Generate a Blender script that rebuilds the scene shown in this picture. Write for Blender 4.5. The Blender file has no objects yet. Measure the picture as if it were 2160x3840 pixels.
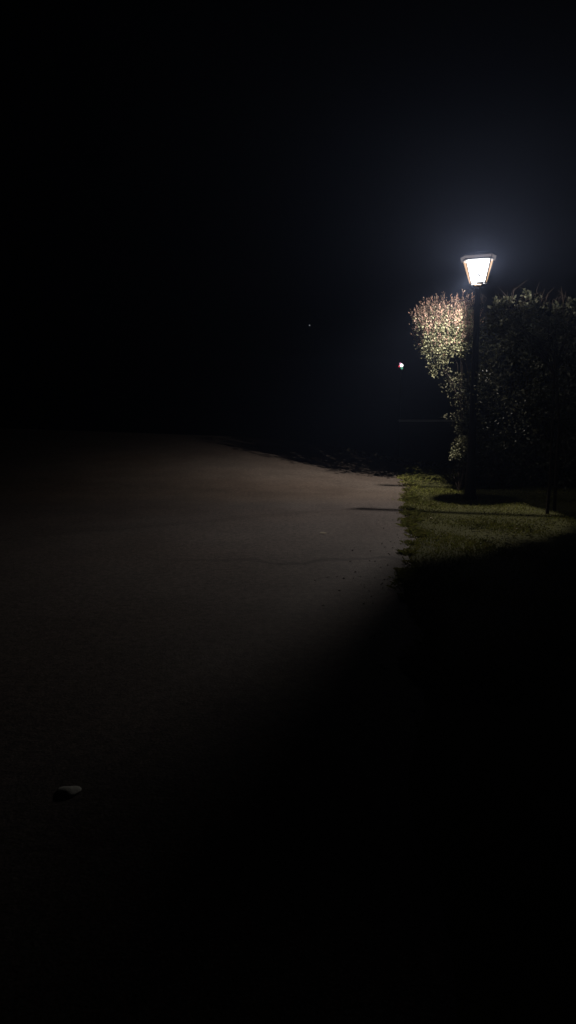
import bpy, bmesh, math, random
import numpy as np
from mathutils import Vector, Matrix

# ------------------------------------------------------------------ camera, world, exposure
sc = bpy.context.scene
C = sc.collection
F = 2800.0                       # focal length in pixels of the 2160 x 3840 picture
PITCH = math.atan((1920 - 1490) / F)
CAM_H = 1.5
cam_d = bpy.data.cameras.new('camera')
cam_d.sensor_fit = 'VERTICAL'; cam_d.sensor_height = 36.0; cam_d.lens = 36.0 * F / 3840
cam_d.clip_start = 0.05; cam_d.clip_end = 5000
cam = bpy.data.objects.new('camera', cam_d); C.objects.link(cam)
cam.location = (0, 0, CAM_H); cam.rotation_euler = (math.pi / 2 - PITCH, 0, 0)
sc.camera = cam

w = bpy.data.worlds.new('World'); sc.world = w; w.use_nodes = True
wn = w.node_tree.nodes; wl = w.node_tree.links
bg = wn['Background']
sky = wn.new('ShaderNodeTexSky'); sky.sky_type = 'NISHITA'; sky.sun_disc = False
sky.sun_elevation = math.radians(-8); sky.sun_rotation = math.radians(60)
wl.new(sky.outputs[0], bg.inputs[0]); bg.inputs[1].default_value = 0.006

sc.view_settings.view_transform = 'Standard'; sc.view_settings.look = 'None'
sc.view_settings.exposure = 0; sc.view_settings.gamma = 1
sc.render.engine = 'CYCLES'
cy = sc.cycles
cy.use_denoising = True
cy.volume_bounces = 0; cy.max_bounces = 6; cy.diffuse_bounces = 2
cy.transparent_max_bounces = 12
cy.sample_clamp_indirect = 0.08; cy.sample_clamp_direct = 4.0
cy.use_adaptive_sampling = False

LAMP_POWER = 430.0
HAZE = 0.0050

# ------------------------------------------------------------------ helpers
def ray(px, py):
    d = Vector(((px - 1080) / F, 1.0, (1920 - py) / F))
    return Matrix.Rotation(-PITCH, 3, 'X') @ d

def at(px, py, Y):
    d = ray(px, py); t = Y / d.y
    return Vector((d.x * t, Y, CAM_H + d.z * t))

def gnd(px, py, z=0.0):
    d = ray(px, py); t = (z - CAM_H) / d.z
    return Vector((d.x * t, d.y * t, z))

def tag(o, label=None, cat=None, group=None, kind=None):
    if label: o['label'] = label
    if cat: o['category'] = cat
    if group: o['group'] = group
    if kind: o['kind'] = kind
    return o

def thing(name, label, cat, loc=(0, 0, 0), group=None):
    o = bpy.data.objects.new(name, None); C.objects.link(o)
    o.empty_display_size = 0.1
    o.location = loc
    return tag(o, label, cat, group)

def link(name, me, mat, parent=None, smooth=False):
    o = bpy.data.objects.new(name, me); C.objects.link(o)
    me.materials.clear(); me.materials.append(mat)
    if smooth:
        me.polygons.foreach_set('use_smooth', [True] * len(me.polygons))
    if parent: o.parent = parent
    return o

def pyobj(name, V, Fc, mat, parent=None, smooth=False):
    me = bpy.data.meshes.new(name)
    me.from_pydata([tuple(v) for v in V], [], Fc); me.update()
    return link(name, me, mat, parent, smooth)

def bmobj(name, bm, mat, parent=None, smooth=False):
    me = bpy.data.meshes.new(name); bmesh.ops.recalc_face_normals(bm, faces=bm.faces)
    bm.to_mesh(me); bm.free()
    return link(name, me, mat, parent, smooth)

def tube(V, Fc, pts, rads, n=6):
    """tapered tube along a polyline, appended to V/Fc"""
    pts = [Vector(p) for p in pts]; base = len(V)
    for i, p in enumerate(pts):
        a = pts[min(i + 1, len(pts) - 1)] - pts[max(i - 1, 0)]
        a.normalize()
        u = a.cross(Vector((0.3, 0.9, 0.1))); u.normalize(); v = a.cross(u)
        for k in range(n):
            t = 2 * math.pi * k / n
            V.append(p + (u * math.cos(t) + v * math.sin(t)) * rads[i])
    for i in range(len(pts) - 1):
        for k in range(n):
            a0 = base + i * n + k; a1 = base + i * n + (k + 1) % n
            Fc.append((a0, a1, a1 + n, a0 + n))
    Fc.append(tuple(base + k for k in range(n))[::-1])
    Fc.append(tuple(base + (len(pts) - 1) * n + k for k in range(n)))

def lathe(V, Fc, prof, n=16, cx=0, cy_=0):
    base = len(V)
    for (r, z) in prof:
        for k in range(n):
            t = 2 * math.pi * k / n
            V.append(Vector((cx + r * math.cos(t), cy_ + r * math.sin(t), z)))
    for i in range(len(prof) - 1):
        for k in range(n):
            a0 = base + i * n + k; a1 = base + i * n + (k + 1) % n
            Fc.append((a0, a1, a1 + n, a0 + n))

def bar(V, Fc, a, b, wx, wy):
    """square bar between two points"""
    a = Vector(a); b = Vector(b); d = (b - a).normalized()
    u = d.cross(Vector((0, 1, 0.001)));
    if u.length < 1e-3: u = d.cross(Vector((1, 0, 0)))
    u.normalize(); v = d.cross(u)
    base = len(V)
    for p in (a, b):
        for (s, t) in ((-1, -1), (1, -1), (1, 1), (-1, 1)):
            V.append(p + u * s * wx / 2 + v * t * wy / 2)
    for f in ((0, 1, 2, 3), (7, 6, 5, 4), (0, 4, 5, 1), (1, 5, 6, 2), (2, 6, 7, 3), (3, 7, 4, 0)):
        Fc.append(tuple(base + i for i in f))

# ------------------------------------------------------------------ materials
def newmat(name):
    m = bpy.data.materials.new(name); m.use_nodes = True
    return m, m.node_tree.nodes, m.node_tree.links

def pmat(name, col, rough=0.6, metal=0.0, noise=None, bump=0.0, scale=8.0, spec=0.5):
    m, n, l = newmat(name); b = n['Principled BSDF']
    b.inputs['Roughness'].default_value = rough; b.inputs['Metallic'].default_value = metal
    b.inputs['Specular IOR Level'].default_value = spec
    tc = n.new('ShaderNodeTexCoord'); nz = n.new('ShaderNodeTexNoise')
    nz.inputs['Scale'].default_value = scale; nz.inputs['Detail'].default_value = 6
    l.new(tc.outputs['Object'], nz.inputs['Vector'])
    mx = n.new('ShaderNodeMix'); mx.data_type = 'RGBA'
    mx.inputs['A'].default_value = (*col, 1)
    c2 = noise or tuple(x * 0.7 for x in col)
    mx.inputs['B'].default_value = (*c2, 1)
    l.new(nz.outputs['Fac'], mx.inputs['Factor']); l.new(mx.outputs['Result'], b.inputs['Base Color'])
    if bump:
        bp = n.new('ShaderNodeBump'); bp.inputs['Strength'].default_value = bump
        bp.inputs['Distance'].default_value = 0.02
        l.new(nz.outputs['Fac'], bp.inputs['Height']); l.new(bp.outputs['Normal'], b.inputs['Normal'])
    return m

def leafmat(name, cols, transl=0.25, rough=0.5, spec=0.3):
    m, n, l = newmat(name); b = n['Principled BSDF']; out = n['Material Output']
    g = n.new('ShaderNodeNewGeometry'); cr = n.new('ShaderNodeValToRGB')
    el = cr.color_ramp.elements
    while len(el) < len(cols): el.new(0.5)
    for i, c in enumerate(cols):
        el[i].position = i / max(1, len(cols) - 1); el[i].color = (*c, 1)
    l.new(g.outputs['Random Per Island'], cr.inputs['Fac']); l.new(cr.outputs['Color'], b.inputs['Base Color'])
    b.inputs['Roughness'].default_value = rough; b.inputs['Specular IOR Level'].default_value = spec
    t = n.new('ShaderNodeBsdfTranslucent'); l.new(cr.outputs['Color'], t.inputs['Color'])
    mx = n.new('ShaderNodeMixShader'); mx.inputs[0].default_value = transl
    l.new(b.outputs[0], mx.inputs[1]); l.new(t.outputs[0], mx.inputs[2]); l.new(mx.outputs[0], out.inputs['Surface'])
    return m

def glow(name, col, strength, through=0.0):
    m, n, l = newmat(name); out = n['Material Output']; n.remove(n['Principled BSDF'])
    e = n.new('ShaderNodeEmission'); e.inputs[0].default_value = (*col, 1); e.inputs[1].default_value = strength
    if through:
        t = n.new('ShaderNodeBsdfTransparent'); mx = n.new('ShaderNodeMixShader')
        mx.inputs[0].default_value = through
        l.new(e.outputs[0], mx.inputs[1]); l.new(t.outputs[0], mx.inputs[2]); l.new(mx.outputs[0], out.inputs['Surface'])
    else:
        l.new(e.outputs[0], out.inputs['Surface'])
    return m

# asphalt: dark aggregate, a paler tone further off, wandering tar seam
def asphalt():
    m, n, l = newmat('asphalt'); b = n['Principled BSDF']
    b.inputs['Roughness'].default_value = 0.85; b.inputs['Specular IOR Level'].default_value = 0.25
    tc = n.new('ShaderNodeTexCoord')
    def noise(s, d=4, vec=None):
        z = n.new('ShaderNodeTexNoise'); z.inputs['Scale'].default_value = s; z.inputs['Detail'].default_value = d
        l.new(vec or tc.outputs['Object'], z.inputs['Vector']); return z.outputs['Fac']
    def ramp(src, stops):
        r = n.new('ShaderNodeValToRGB')
        while len(r.color_ramp.elements) < len(stops): r.color_ramp.elements.new(0.5)
        for e, (p, c) in zip(r.color_ramp.elements, stops):
            e.position = p; e.color = (*c, 1)
        l.new(src, r.inputs['Fac']); return r.outputs['Color']
    def mix(a, b_, fac, mode='MULTIPLY'):
        x = n.new('ShaderNodeMix'); x.data_type = 'RGBA'; x.blend_type = mode
        x.inputs['Factor'].default_value = 1
        if not isinstance(fac, (int, float)): l.new(fac, x.inputs['Factor'])
        else: x.inputs['Factor'].default_value = fac
        l.new(a, x.inputs['A'])
        if isinstance(b_, tuple): x.inputs['B'].default_value = (*b_, 1)
        else: l.new(b_, x.inputs['B'])
        return x.outputs['Result']
    base = ramp(noise(0.45, 3), [(0.3, (0.150, 0.116, 0.100)), (0.7, (0.172, 0.145, 0.132))])
    grit = ramp(noise(90, 2), [(0.3, (0.55, 0.55, 0.55)), (0.7, (1.25, 1.25, 1.25))])
    c = mix(base, grit, 1.0)
    patch = ramp(noise(1.7, 5), [(0.35, (0.88, 0.88, 0.88)), (0.65, (1.06, 1.06, 1.06))])
    c = mix(c, patch, 1.0)
    grit2 = ramp(noise(22, 4), [(0.3, (0.70, 0.70, 0.70)), (0.7, (1.22, 1.22, 1.22))])
    c = mix(c, grit2, 1.0)
    sx = n.new('ShaderNodeSeparateXYZ'); l.new(tc.outputs['Object'], sx.inputs[0])
    # distance beyond a warped line across the road
    def warped(y0, amp, scale):
        mp = n.new('ShaderNodeMapping'); mp.inputs['Scale'].default_value = (1, 0.2, 1)
        l.new(tc.outputs['Object'], mp.inputs['Vector'])
        nz = noise(scale, 2, mp.outputs['Vector'])
        a = n.new('ShaderNodeMath'); a.operation = 'MULTIPLY_ADD'; l.new(nz, a.inputs[0])
        a.inputs[1].default_value = amp; a.inputs[2].default_value = -y0 - amp * 0.5
        s = n.new('ShaderNodeMath'); s.operation = 'ADD'; l.new(sx.outputs['Y'], s.inputs[0]); l.new(a.outputs[0], s.inputs[1])
        return s.outputs[0]
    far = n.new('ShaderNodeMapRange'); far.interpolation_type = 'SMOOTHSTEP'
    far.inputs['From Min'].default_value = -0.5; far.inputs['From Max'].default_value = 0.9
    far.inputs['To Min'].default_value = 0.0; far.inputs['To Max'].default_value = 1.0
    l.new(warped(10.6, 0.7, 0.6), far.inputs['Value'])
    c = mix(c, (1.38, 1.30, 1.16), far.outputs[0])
    ab = n.new('ShaderNodeMath'); ab.operation = 'ABSOLUTE'; l.new(warped(6.7, 1.3, 1.3), ab.inputs[0])
    tar = n.new('ShaderNodeMapRange'); tar.interpolation_type = 'SMOOTHSTEP'
    tar.inputs['From Min'].default_value = 0.02; tar.inputs['From Max'].default_value = 0.09
    xf = n.new('ShaderNodeMapRange'); xf.inputs['From Min'].default_value = -1.6; xf.inputs['From Max'].default_value = 0.3; xf.inputs['To Max'].default_value = 0.7
    l.new(sx.outputs['X'], xf.inputs['Value']); l.new(xf.outputs[0], tar.inputs['To Min'])
    tar.inputs['To Min'].default_value = 0.75; tar.inputs['To Max'].default_value = 0.0
    l.new(ab.outputs[0], tar.inputs['Value'])
    c = mix(c, (0.45, 0.43, 0.45), tar.outputs[0])
    l.new(c, b.inputs['Base Color'])
    bp = n.new('ShaderNodeBump'); bp.inputs['Strength'].default_value = 0.5; bp.inputs['Distance'].default_value = 0.006
    l.new(noise(70, 3), bp.inputs['Height']); l.new(bp.outputs['Normal'], b.inputs['Normal'])
    return m

M_asphalt = asphalt()
M_soil = pmat('soil', (0.12, 0.115, 0.045), 0.95, noise=(0.045, 0.045, 0.02), bump=0.6, scale=3.0, spec=0.1)
M_grass = leafmat('grass_blade', [(0.16, 0.16, 0.04), (0.27, 0.28, 0.06), (0.34, 0.30, 0.11), (0.20, 0.24, 0.055)], 0.2, 0.7, 0.1)
M_dry = leafmat('dry_blade', [(0.16, 0.13, 0.07), (0.10, 0.09, 0.05)], 0.2, 0.8, 0.1)
M_darkbark = pmat('dark_bark', (0.03, 0.024, 0.02), 0.9, bump=0.5, scale=30, spec=0.1)
M_bark = pmat('bark', (0.06, 0.045, 0.035), 0.9, bump=0.5, scale=30, spec=0.1)
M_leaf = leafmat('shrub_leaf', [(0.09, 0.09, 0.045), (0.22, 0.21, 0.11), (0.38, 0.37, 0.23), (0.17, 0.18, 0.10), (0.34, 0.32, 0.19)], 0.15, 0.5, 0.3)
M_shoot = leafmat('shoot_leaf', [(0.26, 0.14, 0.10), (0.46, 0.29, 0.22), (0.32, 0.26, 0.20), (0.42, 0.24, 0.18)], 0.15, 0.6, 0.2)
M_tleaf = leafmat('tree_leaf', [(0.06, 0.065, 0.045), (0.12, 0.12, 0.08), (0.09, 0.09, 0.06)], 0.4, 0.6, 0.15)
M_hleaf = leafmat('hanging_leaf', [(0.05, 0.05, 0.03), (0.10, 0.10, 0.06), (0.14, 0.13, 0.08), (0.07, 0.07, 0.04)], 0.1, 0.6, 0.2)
M_dleaf = leafmat('dark_leaf', [(0.03, 0.03, 0.02), (0.05, 0.055, 0.035), (0.06, 0.065, 0.04), (0.05, 0.05, 0.03), (0.07, 0.07, 0.045), (0.22, 0.22, 0.16)], 0.06, 0.6, 0.15)  # last pale tone paints glints on a few leaves
M_iron = pmat('black_iron', (0.02, 0.02, 0.022), 0.45, 0.6, bump=0.15, scale=25)
M_brass = pmat('worn_bronze', (0.22, 0.15, 0.08), 0.6, 0.3, noise=(0.10, 0.06, 0.04), bump=0.2, scale=30)
M_cap = pmat('pale_corner_metal', (0.13, 0.105, 0.10), 0.55, 0.3, scale=20)
M_pane = glow('opal_pane', (1.0, 0.99, 1.0), 44.0, 0.85)
M_side = glow('amber_side_pane', (1.0, 0.62, 0.34), 3.4, 0.85)
M_band = glow('top_band_glow', (0.95, 0.80, 0.76), 0.17)  # emission stands in for lamplight on top rail and corner brackets
M_stone = pmat('pale_stone', (0.85, 0.84, 0.76), 0.8, noise=(0.65, 0.65, 0.58), bump=0.4, scale=14)
M_deadleaf = pmat('dead_leaf', (0.42, 0.36, 0.25), 0.7, noise=(0.2, 0.14, 0.08), scale=20)
M_wall = pmat('render_wall', (0.42, 0.43, 0.44), 0.8, noise=(0.3, 0.3, 0.32), scale=1.5)

# ------------------------------------------------------------------ terrain
# crest line: beyond it (to the right and away) the ground drops off
CREST = [(-60.0, 40.0), (-14.0, 24.0), (-5.0, 21.5), (-0.5, 20.0), (0.9, 18.8), (1.9, 17.6), (2.6, 16.6), (3.2, 15.9), (3.9, 15.3), (5.5, 14.6), (9.0, 14.3), (60.0, 14.0)]
CX = [c[0] for c in CREST]; CYV = [c[1] for c in CREST]
def height(x, y):
    c = np.interp(x, CX, CYV)
    s = np.maximum(0.0, y - c)
    s = s * s / (s + 0.6)
    z = -0.20 * np.minimum(s, 12)
    u = np.clip((3.4 - x) / 4.0, 0, 1); wr = u * u * (3 - 2 * u)      # the road climbs to the brow on its left
    q = np.maximum(0.0, np.minimum(y, c) - 11.5)
    z = z + wr * 0.062 * q * q / (q + 2.0)
    z = z + 0.006 * np.sin(x * 0.5 + 1.0) * np.sin(y * 0.35)
    return z

def edge_x(y):                  # left edge of the grass verge
    return 1.1 + (y - 6.4) * 0.150 + 0.05 * np.sin(y * 1.7) + 0.03 * np.sin(y * 4.1)

def sheet(name, xs, ys, dz, mat, label=None, keep=None):
    X, Y = np.meshgrid(xs, ys)
    Z = height(X, Y) + dz
    V = np.stack([X.ravel(), Y.ravel(), Z.ravel()], 1)
    nx = len(xs); fc = []
    for j in range(len(ys) - 1):
        for i in range(nx - 1):
            a = j * nx + i
            if keep is not None and not keep(0.5 * (xs[i] + xs[i + 1]), 0.5 * (ys[j] + ys[j + 1])): continue
            fc.append((a, a + 1, a + nx + 1, a + nx))
    o = pyobj(name, V, fc, mat, smooth=True)
    return tag(o, kind='structure')

gx = np.concatenate([np.linspace(-600, -40, 15), np.linspace(-30, -10, 12), np.linspace(-9, 12, 110), np.linspace(14, 40, 12), np.linspace(60, 600, 12)])
gy = np.concatenate([np.linspace(-40, -2, 8), np.linspace(0, 34, 150), np.linspace(36, 70, 18), np.linspace(90, 900, 14)])
sheet('ground', gx, gy, 0.0, M_soil)
# road: follows the verge edge on the right, 8 m wide
ys = np.linspace(-3, 44, 330)
V = []; fc = []
NU = 40
for j, y in enumerate(ys):
    x1 = float(edge_x(y)); x0 = -9.5
    # the road's far end stops at the crest on the right-hand side
    for i in range(NU + 1):
        x = x0 + (x1 - x0) * (i / NU)
        V.append((x, y, float(height(x, y)) + 0.006))
for j in range(len(ys) - 1):
    for i in range(NU):
        a = j * (NU + 1) + i
        cx_, cy_ = V[a][0], V[a][1]
        if cy_ > np.interp(cx_, CX, CYV) + 0.5: continue
        fc.append((a, a + 1, a + NU + 2, a + NU + 1))
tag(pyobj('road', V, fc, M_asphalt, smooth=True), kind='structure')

# ------------------------------------------------------------------ grass
rng = np.random.default_rng(7)
def blades(name, px, py, h, wdt, lean, mat, **kw):
    n = len(px)
    ang = rng.uniform(0, 2 * np.pi, n); la = rng.uniform(0, 2 * np.pi, n)
    z0 = height(px, py)
    dx = np.cos(ang) * wdt / 2; dy = np.sin(ang) * wdt / 2
    L = lean * h
    V = np.zeros((n, 4, 3))
    V[:, 0] = np.stack([px - dx, py - dy, z0], 1)
    V[:, 1] = np.stack([px + dx, py + dy, z0], 1)
    mx_, my_ = px + np.cos(la) * L * 0.35, py + np.sin(la) * L * 0.35
    V[:, 2] = np.stack([mx_ + dx * 0.7, my_ + dy * 0.7, z0 + h * 0.6], 1)
    V[:, 3] = np.stack([px + np.cos(la) * L, py + np.sin(la) * L, z0 + h * (1 - 0.25 * lean)], 1)
    me = bpy.data.meshes.new(name)
    me.vertices.add(n * 4); me.vertices.foreach_set('co', V.reshape(-1))
    me.loops.add(n * 6); me.polygons.add(n * 2)
    b = np.arange(n)[:, None] * 4
    me.loops.foreach_set('vertex_index', (b + np.array([[0, 1, 2, 0, 2, 3]])).reshape(-1).astype(np.int32))
    me.polygons.foreach_set('loop_start', np.arange(n * 2, dtype=np.int32) * 3)
    me.update(); me.validate()
    return tag(link(name, me, mat), **kw)

def clumpy(x, y):
    return 0.5 + 0.25 * np.sin(x * 5.1 + 2 * np.sin(y * 2.3)) + 0.25 * np.sin(y * 3.7 + 1.5 * np.sin(x * 3.1))
N = 120000
y = rng.uniform(3.5, 16.5, N); x = edge_x(y) + rng.uniform(0, 1, N) ** 1.25 * 5.5
c = clumpy(x, y); k = rng.uniform(0, 1, N) < 0.35 + 0.65 * c
x, y, c = x[k], y[k], c[k]
h = (0.012 + 0.032 * c) * rng.uniform(0.5, 1.3, len(x))
blades('verge_grass', x, y, h, rng.uniform(0.005, 0.010, len(x)), rng.uniform(0.3, 1.2, len(x)), M_grass,
       label='short clumpy green grass covering the lit verge around the lamp', cat='grass', kind='stuff')
# ragged tufts that lean over the asphalt edge
xs_, ys_, hs_ = [], [], []
for i in range(120):
    yy = rng.uniform(3.5, 16.0); n_ = rng.integers(20, 80); sp = rng.uniform(0.02, 0.06)
    xx = float(edge_x(yy)) + rng.uniform(-0.06, 0.06)
    xs_.append(rng.normal(xx, sp, n_)); ys_.append(rng.normal(yy, sp, n_)); hs_.append(rng.uniform(0.02, 0.065, n_))
xs_ = np.concatenate(xs_); ys_ = np.concatenate(ys_); hs_ = np.concatenate(hs_)
blades('edge_grass', xs_, ys_, hs_, rng.uniform(0.005, 0.011, len(xs_)), rng.uniform(0.5, 1.6, len(xs_)), M_grass,
       label='ragged grass tufts leaning over the edge of the asphalt', cat='grass', kind='stuff')
# dry grass on the falling bank beyond the crest
N = 5000
x = rng.uniform(1.0, 5.5, N); y = np.interp(x, CX, CYV) + rng.uniform(0.1, 3.5, N)
blades('dry_grass', x, y, rng.uniform(0.05, 0.2, N), rng.uniform(0.006, 0.012, N), rng.uniform(0.4, 1.2, N), M_dry,
       label='thin dry grass on the dark bank beyond the end of the road', cat='grass', kind='stuff')

# ------------------------------------------------------------------ foliage
def leaves_mesh(name, P, D, size, mat, parent, width=0.5, fold=0.25):
    """one folded four-corner leaf at each point P with direction D"""
    n = len(P)
    D = D / (np.linalg.norm(D, axis=1, keepdims=True) + 1e-9)
    R = rng.normal(size=(n, 3)); S = np.cross(D, R); S /= (np.linalg.norm(S, axis=1, keepdims=True) + 1e-9)
    U = np.cross(S, D)
    s = size[:, None]
    V = np.zeros((n, 4, 3))
    V[:, 0] = P; V[:, 2] = P + D * s
    V[:, 1] = P + D * s * 0.45 + S * s * width / 2 + U * s * fold * width
    V[:, 3] = P + D * s * 0.45 - S * s * width / 2 + U * s * fold * width
    me = bpy.data.meshes.new(name)
    me.vertices.add(n * 4); me.vertices.foreach_set('co', V.reshape(-1))
    me.loops.add(n * 6); me.polygons.add(n * 2)
    b = np.arange(n)[:, None] * 4
    me.loops.foreach_set('vertex_index', (b + np.array([[0, 1, 2, 0, 2, 3]])).reshape(-1).astype(np.int32))
    me.polygons.foreach_set('loop_start', np.arange(n * 2, dtype=np.int32) * 3)
    me.update()
    return link(name, me, mat, parent)

def blob_points(n, blobs, shell=0.35, per=14):
    """points spread through ellipsoids (cx,cy,cz,rx,ry,rz,weight), denser towards the outside, in small clumps"""
    wts = np.array([b[6] for b in blobs], float); wts /= wts.sum()
    nc = max(8, n // per)
    idx = rng.choice(len(blobs), nc, p=wts)
    B = np.array([b[:6] for b in blobs])[idx]
    d = rng.normal(size=(nc, 3)); d /= np.linalg.norm(d, axis=1, keepdims=True)
    r = rng.uniform(0, 1, nc) ** shell
    Cc = B[:, :3] + d * r[:, None] * B[:, 3:6] * rng.uniform(0.85, 1.08, (nc, 1))
    k = rng.integers(0, nc, n)
    P = Cc[k] + rng.normal(scale=0.035, size=(n, 3))
    return P, d[k], Cc

def branches(V, Fc, root, tips, r0, seed=1):
    rr = random.Random(seed)
    for t in tips:
        t = Vector(t); root_ = Vector(root)
        mid = root_.lerp(t, 0.45) + Vector((rr.uniform(-.08, .08), rr.uniform(-.08, .08), rr.uniform(0, .15)))
        q = root_.lerp(t, 0.75) + Vector((rr.uniform(-.05, .05), rr.uniform(-.05, .05), rr.uniform(0, .06)))
        tube(V, Fc, [root_, mid, q, t], [r0, r0 * 0.6, r0 * 0.35, r0 * 0.12], 5)

# ---- the round-headed shrub lit by the lamp, left of its post
SY = 12.3
base = Vector((at(1740, 1800, SY).x, SY, 0))
t = thing('round_shrub', 'round-headed shrub with upright reddish shoots, brightly lit just left of the lamp post', 'shrub', base)
def loc(p): return Vector(p) - base
kx = SY / F
def E(px, py, rx, ry, wgt, dy=0.0, ryy=None):
    p = loc(at(px, py, SY + dy)); return (p.x, p.y, p.z, rx * kx, (ryy or rx) * kx, ry * kx, wgt)
head = [E(1658, 1250, 95, 100, 6), E(1645, 1325, 52, 55, 2.0), E(1600, 1225, 48, 62, 1.6), E(1730, 1225, 62, 85, 3), E(1700, 1280, 70, 60, 2.2), E(1630, 1385, 24, 24, 0.4)]
P, D, Cc = blob_points(9000, head)
leaves_mesh('foliage', P, D + rng.normal(scale=0.7, size=D.shape) + np.array([0, 0, 0.3]), rng.uniform(0.022, 0.045, len(P)), M_leaf, t, 0.55)
# upright shoots: narrow reddish leaves up thin stems over the upper half
V, fc = [], []; LP, LD = [], []
for i in range(700):
    b = head[rng.choice(len(head), p=[.5, 0, .2, .3, 0, 0])]
    d = rng.normal(size=3); d[2] = d[2] * 0.7 + 0.25; d /= np.linalg.norm(d)
    p0 = np.array(b[:3]) + d * np.array(b[3:6]) * rng.uniform(0.75, 1.0)
    g = np.array([d[0] * 0.35 + rng.normal() * 0.12, d[1] * 0.35 + rng.normal() * 0.12, 1.0]); g /= np.linalg.norm(g)
    L = rng.uniform(0.08, 0.24)
    p1 = p0 + g * L
    tube(V, fc, [p0, (p0 + p1) / 2 + rng.normal(scale=0.008, size=3), p1], [0.0035, 0.0025, 0.0012], 3)
    for q in np.linspace(0.1, 1.0, 9):
        LP.append(p0 + g * L * q); LD.append(g + rng.normal(scale=0.45, size=3))
SV, SF = V, fc
leaves_mesh('shoots', np.array(LP), np.array(LD), rng.uniform(0.02, 0.04, len(LP)), M_shoot, t, 0.4)
V, fc = SV, SF
tips = [loc(at(px, py, SY)) for px, py in ((1600, 1250), (1650, 1200), (1700, 1180), (1745, 1200), (1640, 1350), (1700, 1330), (1760, 1290))]
fork = loc(at(1728, 1520, SY))
tube(V, fc, [(0, 0, -0.1), (0.01, 0, fork.z * 0.5), fork], [0.035, 0.027, 0.02], 8)
branches(V, fc, fork, tips, 0.014, 3)
pyobj('trunk', V, fc, M_darkbark, t)  # mesh also holds the thin stems of the upright shoots
# thin scatter of leaves hanging under the head, down the trunk
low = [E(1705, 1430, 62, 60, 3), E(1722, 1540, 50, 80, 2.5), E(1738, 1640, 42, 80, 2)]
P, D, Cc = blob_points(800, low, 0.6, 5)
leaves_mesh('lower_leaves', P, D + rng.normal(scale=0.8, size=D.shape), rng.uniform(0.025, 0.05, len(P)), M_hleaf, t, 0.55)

# ---- small shrub at the trunk's foot
SY2 = 12.0
b2 = Vector((at(1722, 1800, SY2).x, SY2, 0))
t = thing('low_shrub', 'small pale-leaved shrub low down at the foot of the round-headed shrub', 'shrub', b2)
def E2(px, py, rx, ry, wgt):
    p = at(px, py, SY2) - b2; return (p.x, p.y, p.z, rx * SY2 / F, rx * SY2 / F, ry * SY2 / F, wgt)
P, D, Cc = blob_points(700, [E2(1718, 1690, 26, 32, 3), E2(1740, 1660, 18, 22, 1.5)])
leaves_mesh('foliage', P, D + rng.normal(scale=0.7, size=D.shape), rng.uniform(0.03, 0.055, len(P)), M_leaf, t, 0.6)
V, fc = [], []
branches(V, fc, (0, 0, -0.03), [at(px, py, SY2) - b2 for px, py in ((1700, 1690), (1722, 1670), (1745, 1660), (1735, 1700))], 0.014, 8)
pyobj('stem', V, fc, M_bark, t)

# ---- the dark trees in front and to the right of the lamp
def dark_tree(name, label, px, base_y, Y, blobs, sparse, nleaf, nsparse, stems, seed):
    b = Vector((at(px, base_y, Y).x, Y, 0))
    t = thing(name, label, 'tree', b, 'dark trees beside the lamp')
    k = Y / F
    def EE(q):
        p = at(q[0], q[1], Y + q[5]) - b; return (p.x, p.y, p.z, q[2] * k, q[6] * k, q[3] * k, q[4])
    P, D, Cc = blob_points(nleaf, [EE(q) for q in blobs], 0.5)
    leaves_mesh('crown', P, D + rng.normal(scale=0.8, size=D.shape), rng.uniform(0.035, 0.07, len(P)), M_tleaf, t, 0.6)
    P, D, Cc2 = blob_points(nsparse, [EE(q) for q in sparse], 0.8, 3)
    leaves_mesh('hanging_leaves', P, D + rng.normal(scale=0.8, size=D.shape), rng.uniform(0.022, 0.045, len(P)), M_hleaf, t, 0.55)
    V, fc = [], []
    rr = random.Random(seed)
    for (ox, oy) in stems:
        top = Vector((ox * 1.8, oy, 1.75 + rr.uniform(0, .2)))
        tube(V, fc, [(ox, oy, -0.1), (ox * 1.2 + rr.uniform(-.05, .05), oy, 0.5), (ox * 1.4 + rr.uniform(-.1, .1), oy + .05, 1.1), top], [0.024, 0.02, 0.016, 0.011], 7)
        cc = Cc[rr.sample(range(len(Cc)), 10)]
        branches(V, fc, top, [tuple(c) for c in cc], 0.018, seed + 1)
    pyobj('trunk', V, fc, M_bark, t)
    return t
# (px, py, rx, rz, weight, depth offset, depth radius) in photo pixels at depth Y
dark_tree('small_tree', 'dark unlit small tree leaning across in front of the hedge beside the lamp post', 2050, 1950, 9.6,
          [(1875, 1200, 55, 75, 2.4, 0.1, 120), (1925, 1235, 85, 125, 4, 0, 130), (1985, 1290, 75, 130, 3, 0, 130)],
          [(1830, 1420, 90, 150, 3, 0, 90), (1900, 1500, 110, 200, 3, 0, 90), (1960, 1600, 90, 160, 1.5, 0, 80)],
          500, 360, [(0.0, 0)], 21)
dark_tree('small_tree', 'dark unlit small tree at the right edge of the photo', 2105, 1950, 9.9,
          [(2050, 1275, 90, 150, 3, 0, 140), (2150, 1265, 110, 170, 3, 0.1, 150), (2250, 1270, 110, 170, 2, 0, 150)],
          [(2060, 1480, 110, 180, 3, 0, 90), (2130, 1650, 90, 160, 1.5, 0, 80)],
          1300, 340, [(-0.1, 0)], 33)

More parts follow.
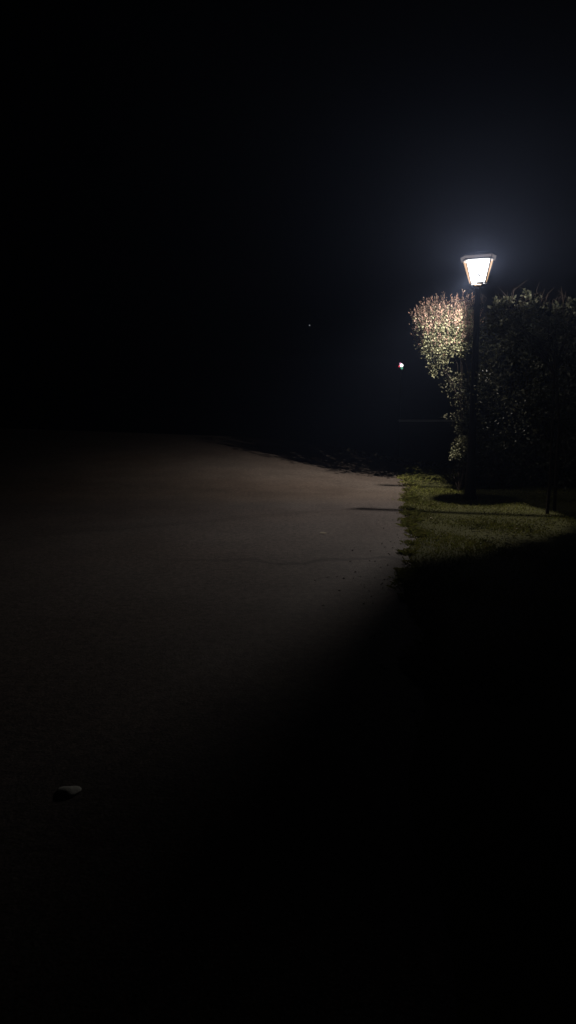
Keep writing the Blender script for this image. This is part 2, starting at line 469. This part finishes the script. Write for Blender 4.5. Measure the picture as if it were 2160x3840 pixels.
# ---- the tall hedge behind the lamp, on the right
HY = 12.4
b = Vector((at(1960, 1850, HY).x, HY, 0))
t = thing('tall_hedge', 'tall dark unclipped hedge filling the right side behind the lamp post', 'hedge', b)
k = HY / F
bl = []
for (px, py, rx, ry, wg) in ((1885, 1180, 52, 55, .7), (1980, 1165, 45, 60, .7), (2085, 1195, 60, 60, .8), (2160, 1160, 40, 50, .4), (1835, 1300, 55, 105, 3), (1920, 1290, 75, 120, 4), (2010, 1280, 80, 125, 4), (2110, 1290, 90, 120, 4), (2210, 1280, 80, 120, 3),
                             (1830, 1480, 60, 130, 4), (1920, 1500, 80, 140, 4), (2020, 1480, 80, 140, 4), (2120, 1490, 90, 140, 4), (2210, 1490, 80, 140, 3),
                             (1820, 1690, 58, 140, 5), (1772, 1470, 36, 100, 1.6), (1768, 1600, 40, 110, 2.2), (1758, 1730, 34, 90, 2), (1910, 1700, 80, 130, 4), (2010, 1700, 85, 130, 4), (2110, 1710, 90, 130, 4), (2210, 1700, 80, 130, 3)):
    p = at(px, py, HY) - b; bl.append((p.x, p.y, p.z, rx * k, 0.30, ry * k, wg))
P, D, Cc = blob_points(34000, bl, 0.5)
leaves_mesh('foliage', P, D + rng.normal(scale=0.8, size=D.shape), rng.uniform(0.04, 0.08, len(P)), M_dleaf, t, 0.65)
V, fc = [], []
for i in range(90):     # upright twigs along the top
    px = rng.uniform(1800, 2230); p0 = at(px, rng.uniform(1120, 1220), HY + rng.uniform(-.25, .2)) - b
    L = rng.uniform(0.06, 0.38) * rng.uniform(0.5, 1)
    tube(V, fc, [p0, p0 + Vector((rng.normal() * .04, rng.normal() * .04, L * .5)), p0 + Vector((rng.normal() * .12, rng.normal() * .08, L))], [0.004, 0.003, 0.0015], 3)
pyobj('twigs', V, fc, M_bark, t)
V, fc = [], []
for px in (1840, 1905, 1960, 2030, 2095, 2150, 2210):
    p0 = at(px, 1850, HY) - b
    tube(V, fc, [(p0.x, 0, -0.1), (p0.x + .03, 0.02, 0.6), (p0.x - .02, 0, 1.9)], [0.035, 0.03, 0.015], 6)
pyobj('stems', V, fc, M_bark, t)

# ------------------------------------------------------------------ the street lamp
LY = 11.0
LB = at(1795, 1000, LY); LB.z = 0
post_top = at(1795, 1069, LY).z
lamp = thing('street_lamp', 'lit black lantern street lamp with tapering white panes on a post', 'street lamp', (LB.x, LY, 0))
V, fc = [], []
lathe(V, fc, [(0.0, -0.02), (0.11, -0.02), (0.11, 0.05), (0.085, 0.08), (0.08, 0.35), (0.07, 0.42), (0.062, 0.55), (0.052, 1.2), (0.045, post_top - 0.35),
              (0.06, post_top - 0.33), (0.06, post_top - 0.28), (0.042, post_top - 0.25), (0.04, post_top - 0.06), (0.045, post_top - 0.04), (0.0, post_top - 0.04)], 18)
pyobj('post', V, fc, M_iron, lamp, True)
# hexagonal lantern ring: front pair, side pair, back pair
zb = post_top + 0.02; zt = at(1795, 964, LY).z
tilt = Matrix.Rotation(math.radians(-1.6), 4, 'Y') @ Matrix.Rotation(math.radians(-14.3), 4, 'Z')
def ring(hw, hs, hd, z):
    return [Vector((-hw, -hd, z)), Vector((hw, -hd, z)), Vector((hs, 0, z)), Vector((hw, hd, z)), Vector((-hw, hd, z)), Vector((-hs, 0, z))]
def tl(p):
    q = Vector(p) - Vector((0, 0, zb)); q = tilt @ q; return q + Vector((0, 0, zb))
kk = LY / F
top = [tl(p) for p in ring(46 * kk, 57 * kk, 0.16, zt)]
bot = [tl(p) for p in ring(25 * kk, 30 * kk, 0.085, zb)]
def ip(a, b, t_): return a + (b - a) * t_
# panes: front and back white, four narrow amber sides
for i in range(6):
    j = (i + 1) % 6
    a, b, c_, d_ = bot[i], bot[j], top[j], top[i]
    cen = (a + b + c_ + d_) / 4
    f = ((a, b, ip(b, c_, 0.87), ip(a, d_, 0.87)))
    f = [q + (cen - q) * 0.06 for q in f]
    inward = Vector((0, 0, cen.z)) - cen; inward.z = 0; inward.normalize()
    V = [q for q in f] + [q + inward * 0.006 for q in f]
    fcs = [(0, 1, 2, 3), (7, 6, 5, 4), (0, 4, 5, 1), (1, 5, 6, 2), (2, 6, 7, 3), (3, 7, 4, 0)]
    pyobj('pane', V, [fcs[0]], M_pane if i in (0, 3) else M_side, lamp)
# frame
V, fc = [], []
for i in range(6):
    j = (i + 1) % 6
    wd = (0.007, 0.018, 0.010, 0.014, 0.004, 0.003)[i]
    if i not in (0, 4, 5): bar(V, fc, bot[i], top[i], wd, 0.012)
    if i not in (4, 5): bar(V, fc, bot[i], bot[j], 0.012, 0.007)
    bar(V, fc, ip(bot[i], top[i], 0.89), ip(bot[j], top[j], 0.89), 0.02, 0.012)
pyobj('frame', V, fc, M_iron, lamp)
for i in (0, 1, 2, 5):     # flat corner bars set edge-on to the bulb
    def sc_(q, f_):
        return Vector((q.x * f_, q.y * f_, q.z))
    w_ = 0.80 if i in (0, 1) else 0.93
    f0 = [sc_(bot[i], w_), sc_(bot[i], 0.99), sc_(ip(bot[i], top[i], 0.95), 0.99), sc_(ip(bot[i], top[i], 0.95), w_ + 0.04)]
    o = pyobj('corner_bar', f0, [(0, 1, 2, 3)], M_iron if i in (0, 1) else M_brass, lamp)
    sm = o.modifiers.new('thickness', 'SOLIDIFY'); sm.thickness = 0.0015; sm.offset = 0
for i in (2, 5):
    V, fc = [], []
    o_ = Vector((0.008 if i == 2 else -0.008, -0.002, 0))
    bar(V, fc, ip(bot[i], top[i], 0.84) + o_, ip(bot[i], top[i], 1.02) + o_, 0.026, 0.03)
    pyobj('corner_bracket', V, fc, M_band, lamp)
V, fc = [], []
for i in range(6):
    j = (i + 1) % 6
    bar(V, fc, ip(bot[i], top[i], 0.965), ip(bot[j], top[j], 0.965), 0.034, 0.02)
pyobj('top_rail', V, fc, M_band, lamp)
pyobj('rail_blocker', [ip(bot[i], top[i], 0.9) for i in range(6)] + [ip(bot[i], top[i], 0.91) for i in range(6)],
      [(5, 4, 3, 2, 1, 0), (6, 7, 8, 9, 10, 11)] + [(i, (i + 1) % 6, (i + 1) % 6 + 6, i + 6) for i in range(6)], M_iron, lamp)  # added unseen plate, keeps bulb light off the top rail
# low hipped roof
V = [q + Vector((0, 0, 0.018)) + Vector((q.x, q.y, 0)) * 0.02 for q in top] + [tl((0, 0, zt + 0.075)), ]
pyobj('roof', V, [(i, (i + 1) % 6, 6) for i in range(6)] + [(5, 4, 3, 2, 1, 0)], M_iron, lamp)
V, fc = [], []
lathe(V, fc, [(0.0, zb - 0.055), (0.04, zb - 0.05), (0.047, zb - 0.03), (0.044, zb - 0.012), (0.0, zb - 0.012)], 18)
pyobj('collar', V, fc, M_brass, lamp, True)
# unseen plate added in the lantern, blocks light towards camera, right and back
bulb = tl((0, 0, zb + (zt - zb) * 0.55))
RHO = 0.108
def blocker_pt(az, nadir):        # azimuth from the camera side (-Y), positive to the left
    a_ = math.radians(az)
    t_ = math.tan(math.radians(nadir)); q = min(RHO, 0.225 * t_)
    return Vector((bulb.x - math.sin(a_) * q, bulb.y - math.cos(a_) * q, bulb.z - q / t_))
azs = [21.5 - 4.0 * i for i in range(52)]
azs = [21.5 - 1.5 * i for i in range(40)] + [a_ for a_ in azs if -170 <= a_ < -38] + [-177]
Vs, fc = [], []
for a_ in azs:
    lowa = np.interp(a_, [-177, -60, -42, -20, -8, 5.7, 14, 21.5], [12, 12, 16, 34, 39.5, 44.5, 50, 53])
    if a_ > 0: lowa += 1.2 * math.sin(a_ * 1.1) + 0.8 * math.sin(a_ * 2.3 + 1)
    Vs += [blocker_pt(a_, lowa), blocker_pt(a_, 73 if a_ > -20 else 79)]
m_blocker = bpy.data.materials.new('dim_blocker_tint'); m_blocker.use_nodes = True  # dim tint lets a little light through the added plate
nn_ = m_blocker.node_tree.nodes; nn_.remove(nn_['Principled BSDF']); tt = nn_.new('ShaderNodeBsdfTransparent')
tt.inputs[0].default_value = (0.20, 0.20, 0.20, 1); m_blocker.node_tree.links.new(tt.outputs[0], nn_['Material Output'].inputs[0])
k0 = next(i for i, a_ in enumerate(azs) if a_ < -24)
for nm, i0, i1, mt in (('added_blocker', 0, k0, M_iron), ('dim_blocker', k0, len(azs) - 1, m_blocker)):
    fc = [(2 * i, 2 * i + 2, 2 * i + 3, 2 * i + 1) for i in range(i1 - i0)]
    o = pyobj(nm, Vs[2 * i0:2 * i1 + 2], fc, mt, lamp)
    sm = o.modifiers.new('thickness', 'SOLIDIFY'); sm.thickness = 0.002; sm.offset = 1

ld = bpy.data.lights.new('lamp_light', 'POINT'); ld.energy = LAMP_POWER; ld.shadow_soft_size = 0.0065
ld.color = (1.0, 0.94, 0.87)
ld.use_nodes = True
n = ld.node_tree.nodes; l = ld.node_tree.links
em = n['Emission']; tc = n.new('ShaderNodeTexCoord'); sx = n.new('ShaderNodeSeparateXYZ')
l.new(tc.outputs['Normal'], sx.inputs[0])
def mr(a, b, c_, d_, ax='Z'):
    m_ = n.new('ShaderNodeMapRange'); m_.interpolation_type = 'SMOOTHSTEP'
    for k_, v_ in zip(('From Min', 'From Max', 'To Min', 'To Max'), (a, b, c_, d_)): m_.inputs[k_].default_value = v_
    l.new(sx.outputs[ax], m_.inputs['Value']); return m_.outputs[0]
# photometric shape: z = -1 straight down, 0 level
A = mr(-0.58, -0.20, 1.0, 0.20); B = mr(-1.0, -0.60, 0.6, 1.0)
mm = n.new('ShaderNodeMath'); mm.operation = 'MULTIPLY'; l.new(A, mm.inputs[0]); l.new(B, mm.inputs[1])
m2 = n.new('ShaderNodeMath'); m2.operation = 'MULTIPLY'; l.new(mm.outputs[0], m2.inputs[0]); l.new(mr(-0.34, 0.2, 1.0, 2.7), m2.inputs[1])
m3 = n.new('ShaderNodeMath'); m3.operation = 'MULTIPLY'; l.new(m2.outputs[0], m3.inputs[0]); l.new(mr(-0.75, -0.1, 0.85, 1.0, 'Y'), m3.inputs[1])
m4 = n.new('ShaderNodeMath'); m4.operation = 'MULTIPLY'; l.new(m3.outputs[0], m4.inputs[0]); l.new(mr(0.1, 0.65, 1.0, 1.55, 'Y'), m4.inputs[1])
m5 = n.new('ShaderNodeMath'); m5.operation = 'MULTIPLY'; l.new(m4.outputs[0], m5.inputs[0]); l.new(mr(-0.97, -0.50, 0.26, 1.0, 'X'), m5.inputs[1])
l.new(m5.outputs[0], em.inputs['Strength'])
lo = bpy.data.objects.new('lamp_light', ld); C.objects.link(lo)
lo.parent = lamp; lo.location = tl((0, 0, zb + (zt - zb) * 0.55))

# ------------------------------------------------------------------ small things
def pebble(name, loc_, sx_, sy_, sz_, mat, label, cat, seed=1, group=None):
    bm = bmesh.new(); bmesh.ops.create_icosphere(bm, subdivisions=3, radius=1)
    rr = random.Random(seed); o1, o2 = rr.uniform(0, 9), rr.uniform(0, 9)
    for v in bm.verts:
        f = 1 + 0.14 * math.sin(v.co.x * 3 + o1) * math.cos(v.co.y * 2.5 + o2) + 0.07 * math.sin(v.co.z * 6 + o2)
        v.co = Vector((v.co.x * sx_ * f, v.co.y * sy_ * f, max(v.co.z, -0.4) * sz_ * f))
    o = bmobj(name, bm, mat, None, True); o.location = loc_
    o.rotation_euler.z = rr.uniform(-.4, .4)
    return tag(o, label, cat, group)
p = gnd(256, 2980); p.z = 0.012
pebble('stone', p, 0.046, 0.040, 0.016, M_stone, 'pale flat stone alone on the dark road at the lower left', 'stone', 4)

def fallen_leaf(px, py, size, rz, label, mat=M_deadleaf):
    p = gnd(px, py); bm = bmesh.new()
    out = [(-0.5, 0), (-0.25, .22), (0.1, .27), (0.4, .12), (0.55, 0), (0.4, -.12), (0.1, -.27), (-0.25, -.22)]
    vs = [bm.verts.new((a_ * size, b_ * size, 0.3 * size * (abs(b_) + 0.25 * a_ * a_))) for a_, b_ in out]
    mid = [bm.verts.new((a_ * size, 0, 0.02 * size)) for a_ in (-0.2, 0.15)]
    for f in ((0, mid[0], 1), (1, mid[0], mid[1], 2), (2, mid[1], 3), (3, mid[1], 4), (4, mid[1], 5), (5, mid[1], 6), (6, mid[1], mid[0], 7), (7, mid[0], 0)):
        bm.faces.new([vs[q] if isinstance(q, int) else q for q in f])
    o = bmobj('fallen_leaf', bm, mat)
    o.location = (p.x, p.y, float(height(p.x, p.y)) + 0.012); o.rotation_euler = (0.25, 0.1, rz)
    return tag(o, label, 'leaf', 'fallen leaves around the lamp')
fallen_leaf(1212, 2004, 0.09, 0.2, 'pale fallen leaf alone out on the asphalt')
fallen_leaf(1508, 1906, 0.14, 0.6, 'curled fallen leaf on the asphalt touching the grass edge', pmat('brown_leaf', (0.07, 0.04, 0.025), 0.8))
fallen_leaf(1522, 1766, 0.07, 0.3, 'small pale leaf at the far end of the road, left one of a close pair')
fallen_leaf(1566, 1768, 0.07, 1.3, 'small pale leaf at the far end of the road, right one of a close pair')
fallen_leaf(1617, 1946, 0.06, 0.9, 'tiny pale leaf added for a glint in the grass near the road edge')  # pale leaf put in for a glint on the grass
fallen_leaf(1940, 1989, 0.07, 0.1, 'tiny bright leaf lying in the grass below the dark trees')
fallen_leaf(1800, 1962, 0.06, 1.9, 'tiny dull leaf in the grass straight below the lamp')
V, fc = [], []
for i in range(420):
    yy = rng.uniform(3.0, 15.5); xx = float(edge_x(yy)) - abs(rng.normal(0, 0.28)) + 0.03; q = rng.uniform(0.004, 0.014)
    zz = float(height(xx, yy)) + 0.006; b0 = len(V)
    for dx, dy, dz in ((1, 0, .3), (.2, 1, .2), (-1, .2, .35), (-.1, -1, .2), (0.1, 0, 1.0)):
        V.append(Vector((xx + dx * q * rng.uniform(.7, 1.2), yy + dy * q * rng.uniform(.7, 1.2), zz + dz * q * rng.uniform(.6, 1.0))))
    fc += [(b0, b0 + 1, b0 + 4), (b0 + 1, b0 + 2, b0 + 4), (b0 + 2, b0 + 3, b0 + 4), (b0 + 3, b0, b0 + 4), (b0 + 3, b0 + 2, b0 + 1, b0)]
tag(pyobj('gravel', V, fc, pmat('grit', (0.3, 0.27, 0.23), 0.85)), 'loose grit scattered along the edge of the asphalt', 'gravel', kind='stuff')
p = gnd(1830, 1783); p.z = 0.05
pebble('stone', p, 0.10, 0.06, 0.07, M_stone, 'grey stone in the shade behind the lamp post', 'stone', 9)

# low wall across the dip beyond the road
t = thing('low_wall', 'faint pale low wall across the dark dip behind the round-headed shrub', 'wall', (6.2, 30, -2.3))
a = at(1500, 1574, 30); b = at(1790, 1574, 30)
for nm, x0, x1, y0, y1, z0, z1 in (('wall', a.x, b.x, 30.0, 30.3, -2.3, a.z - 0.08), ('coping', a.x - .05, b.x + .05, 29.95, 30.35, a.z - 0.078, a.z)):
    bm = bmesh.new(); bmesh.ops.create_cube(bm, size=1)
    for v in bm.verts:
        v.co = Vector(((x0 + x1) / 2 + v.co.x * (x1 - x0) - 6.2, (y0 + y1) / 2 + v.co.y * (y1 - y0) - 30, (z0 + z1) / 2 + v.co.z * (z1 - z0) + 2.3))
    bmesh.ops.bevel(bm, geom=bm.edges[:], offset=0.02, segments=2, affect='EDGES')
    bmobj(nm, bm, pmat('wall_dark', (0.03, 0.03, 0.03), 0.9) if nm == 'wall' else M_wall, t)

# distant signal light: red, white and mint lenses on a dark post
DY = 45.0
p = at(1504, 1372, DY); g0 = -2.24
t = thing('signal_light', 'tiny distant light glowing white, red and mint green left of the shrub', 'light', (p.x, DY, g0))
V, fc = [], []
lathe(V, fc, [(0.0, 0), (0.09, 0), (0.05, 0.3), (0.04, p.z - g0 - 0.2), (0.0, p.z - g0 - 0.2)], 10)
pyobj('post', V, fc, M_iron, t, True)
bm = bmesh.new(); bmesh.ops.create_cube(bm, size=1)
for v in bm.verts: v.co = Vector((v.co.x * 0.34, v.co.y * 0.1 + 0.08, v.co.z * 0.42 + p.z - g0))
bmesh.ops.bevel(bm, geom=bm.edges[:], offset=0.03, segments=2, affect='EDGES')
bmobj('housing', bm, M_iron, t)
for nm, ox, oz, r, col, st in (('white_lens', 0.03, 0.03, 0.10, (1.0, 0.97, 0.98), 3.0), ('red_lens', -0.105, -0.02, 0.055, (1.0, 0.06, 0.08), 1.0),
                               ('pink_lens', -0.04, 0.125, 0.06, (1.0, 0.45, 0.75), 1.1), ('mint_lens', 0.05, -0.13, 0.075, (0.2, 0.75, 0.5), 0.5)):
    bm = bmesh.new(); bmesh.ops.create_uvsphere(bm, u_segments=14, v_segments=8, radius=r)
    for v in bm.verts: v.co = Vector((v.co.x + ox, v.co.y * 0.5 - 0.0, v.co.z + oz + p.z - g0))
    bmobj(nm, bm, glow(nm, col, st), t, True)

# a faint star
p = at(1161, 1220, 2500)
bm = bmesh.new(); bmesh.ops.create_icosphere(bm, subdivisions=2, radius=1.9)
o = bmobj('star', bm, glow('star_glow', (0.85, 0.9, 1.0), 0.28), None, True); o.location = p
tag(o, 'single faint star in the black sky above and left of the signal light', 'star')

# ------------------------------------------------------------------ night mist lit by the lamp, also standing in for lens glow
bm = bmesh.new(); bmesh.ops.create_cube(bm, size=1)
for v in bm.verts: v.co = Vector((v.co.x * 90 + 0, v.co.y * 70 + 28, v.co.z * 9.8 - 0.4))
m, n, l = newmat('haze'); n.remove(n['Principled BSDF'])
pv = n.new('ShaderNodeVolumePrincipled')
pv.inputs['Color'].default_value = (0.50, 0.62, 1.0, 1); pv.inputs['Density'].default_value = HAZE
pv.inputs['Anisotropy'].default_value = 0.68
l.new(pv.outputs[0], n['Material Output'].inputs['Volume'])
tag(bmobj('haze', bm, m), 'thin bluish night mist and lens glow around the lamp', 'haze', kind='stuff')
